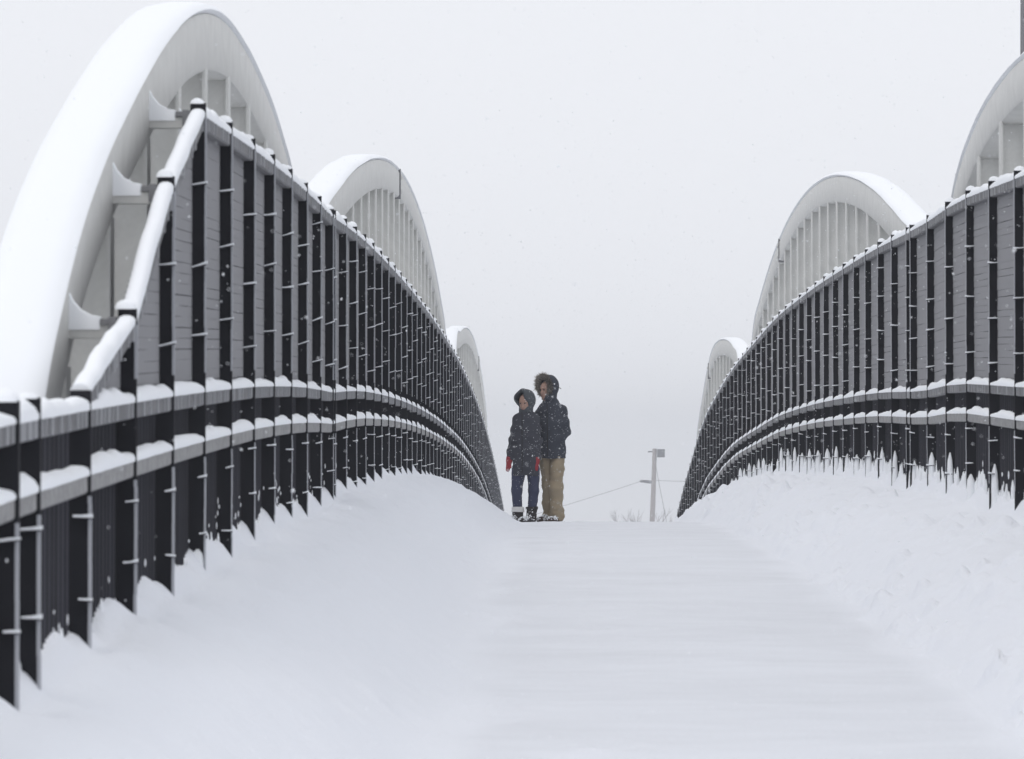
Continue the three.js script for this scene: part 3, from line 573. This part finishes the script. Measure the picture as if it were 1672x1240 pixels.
  const cg = nets(coat, [-.28, .52, -.2], [.28, 1.42, .2], .0085), cm = personPart(o, 'coat', cg, K.coatW);
  personPart(o, 'clinging_snow', specks(cg, 240, .0018, .0045), M.softSnow, cm).userData.kind = 'stuff';
  personPart(o, 'zip_flap', nets(p => Math.max(Math.abs(trunkSdf(p, () => .03, rx, rz) + fold(p, .012, 12)) - .006, Math.abs(p[0] + .012) - .006, -p[2], .6 - p[1], p[1] - 1.3), [-.06, .56, .03], [.04, 1.34, .18], .005), K.drape, cm);
  for (const [w, t, th, s] of [[V(-.163, .745, .03), V(-.182, .635, .036), V(-.150, .665, .06), -1], [V(.157, .745, .062), V(.152, .64, .07), V(.125, .665, .085), 1]]) {
    const m = p => { let d = cap(p, [w[0], .775, w[2]], w, .036, .033); d = sMin(d, cap(p, w, t, .034, .023), .02); d = sMin(d, cap(p, [w[0], w[1] - .015, w[2] + .015], th, .016, .013), .012); return d + fold(p, .002, 3); };
    personPart(o, 'mitten', nets(m, [w[0] - .1, .57, -.04], [w[0] + .1, .83, .14], .006), K.red);
  }
  const C = [.037, 1.462, -.008];
  const HF = frame(C, [-.62, -.22, .75]);
  const hood = p => { const q = HF.from(p); let e = sMin(ell(p, C, [.108, .122, .112]), ell(p, [-.03, 1.475, .055], [.092, .07, .085]), .05); e = sMin(e, cap(p, V(.0, 1.53, .07), V(-.128, 1.468, .10), .06, .014), .03); let d = Math.max(Math.abs(e + .008) - .011, Math.min(q[2] - .1, 9) + .0); const open = ell(p, [.004, 1.388, .15], [.066, .082, .125]); d = Math.max(d, -open); d = sMin(d, Math.max(Math.abs(Math.hypot(p[0] - .032, p[2] - .005) - .07) - .014, Math.abs(p[1] - 1.345) - .03), .015); return d + fold(p, .004, 6); };
  const hg = nets(hood, [-.18, 1.28, -.16], [.2, 1.64, .2], .0055), hm = personPart(o, 'hood', hg, K.hoodW);
  personPart(o, 'clinging_snow', specks(hg, 60, .0018, .0045), M.softSnow, hm).userData.kind = 'stuff';
}
// ---------------------------------------------------------------- falling snow
{
  const n = 170000, g = new THREE.OctahedronGeometry(1, 0), m = new THREE.InstancedMesh(g, M.flake, n), q = new THREE.Matrix4(), e = new THREE.Euler(), s = new THREE.Vector3(), qq = new THREE.Quaternion(), p = new THREE.Vector3();
  for (let i = 0; i < n; i++) {
    const z = 9 + 77 * rnd(), x = rr(-7, 9), y = walk(clamp(z, 0, 70)) + .15 + 6.5 * rnd(), r = rr(.001, .003) * (rnd() < .12 ? 1.6 : 1);
    p.set(x, y + CAM_Y, -z); e.set(rr(0, 6), rr(0, 6), rr(0, 6)); qq.setFromEuler(e); s.set(r * rr(.7, 1.3), r * rr(.8, 1.8), r * rr(.5, 1.1));
    m.setMatrixAt(i, q.compose(p, qq, s));
  }
  m.name = 'falling_snow'; m.userData = { kind: 'stuff', label: 'fine snowflakes falling over the whole footbridge', category: 'snowfall' }; m.castShadow = m.receiveShadow = true; scene.add(m);
}
renderer.render(scene, camera);
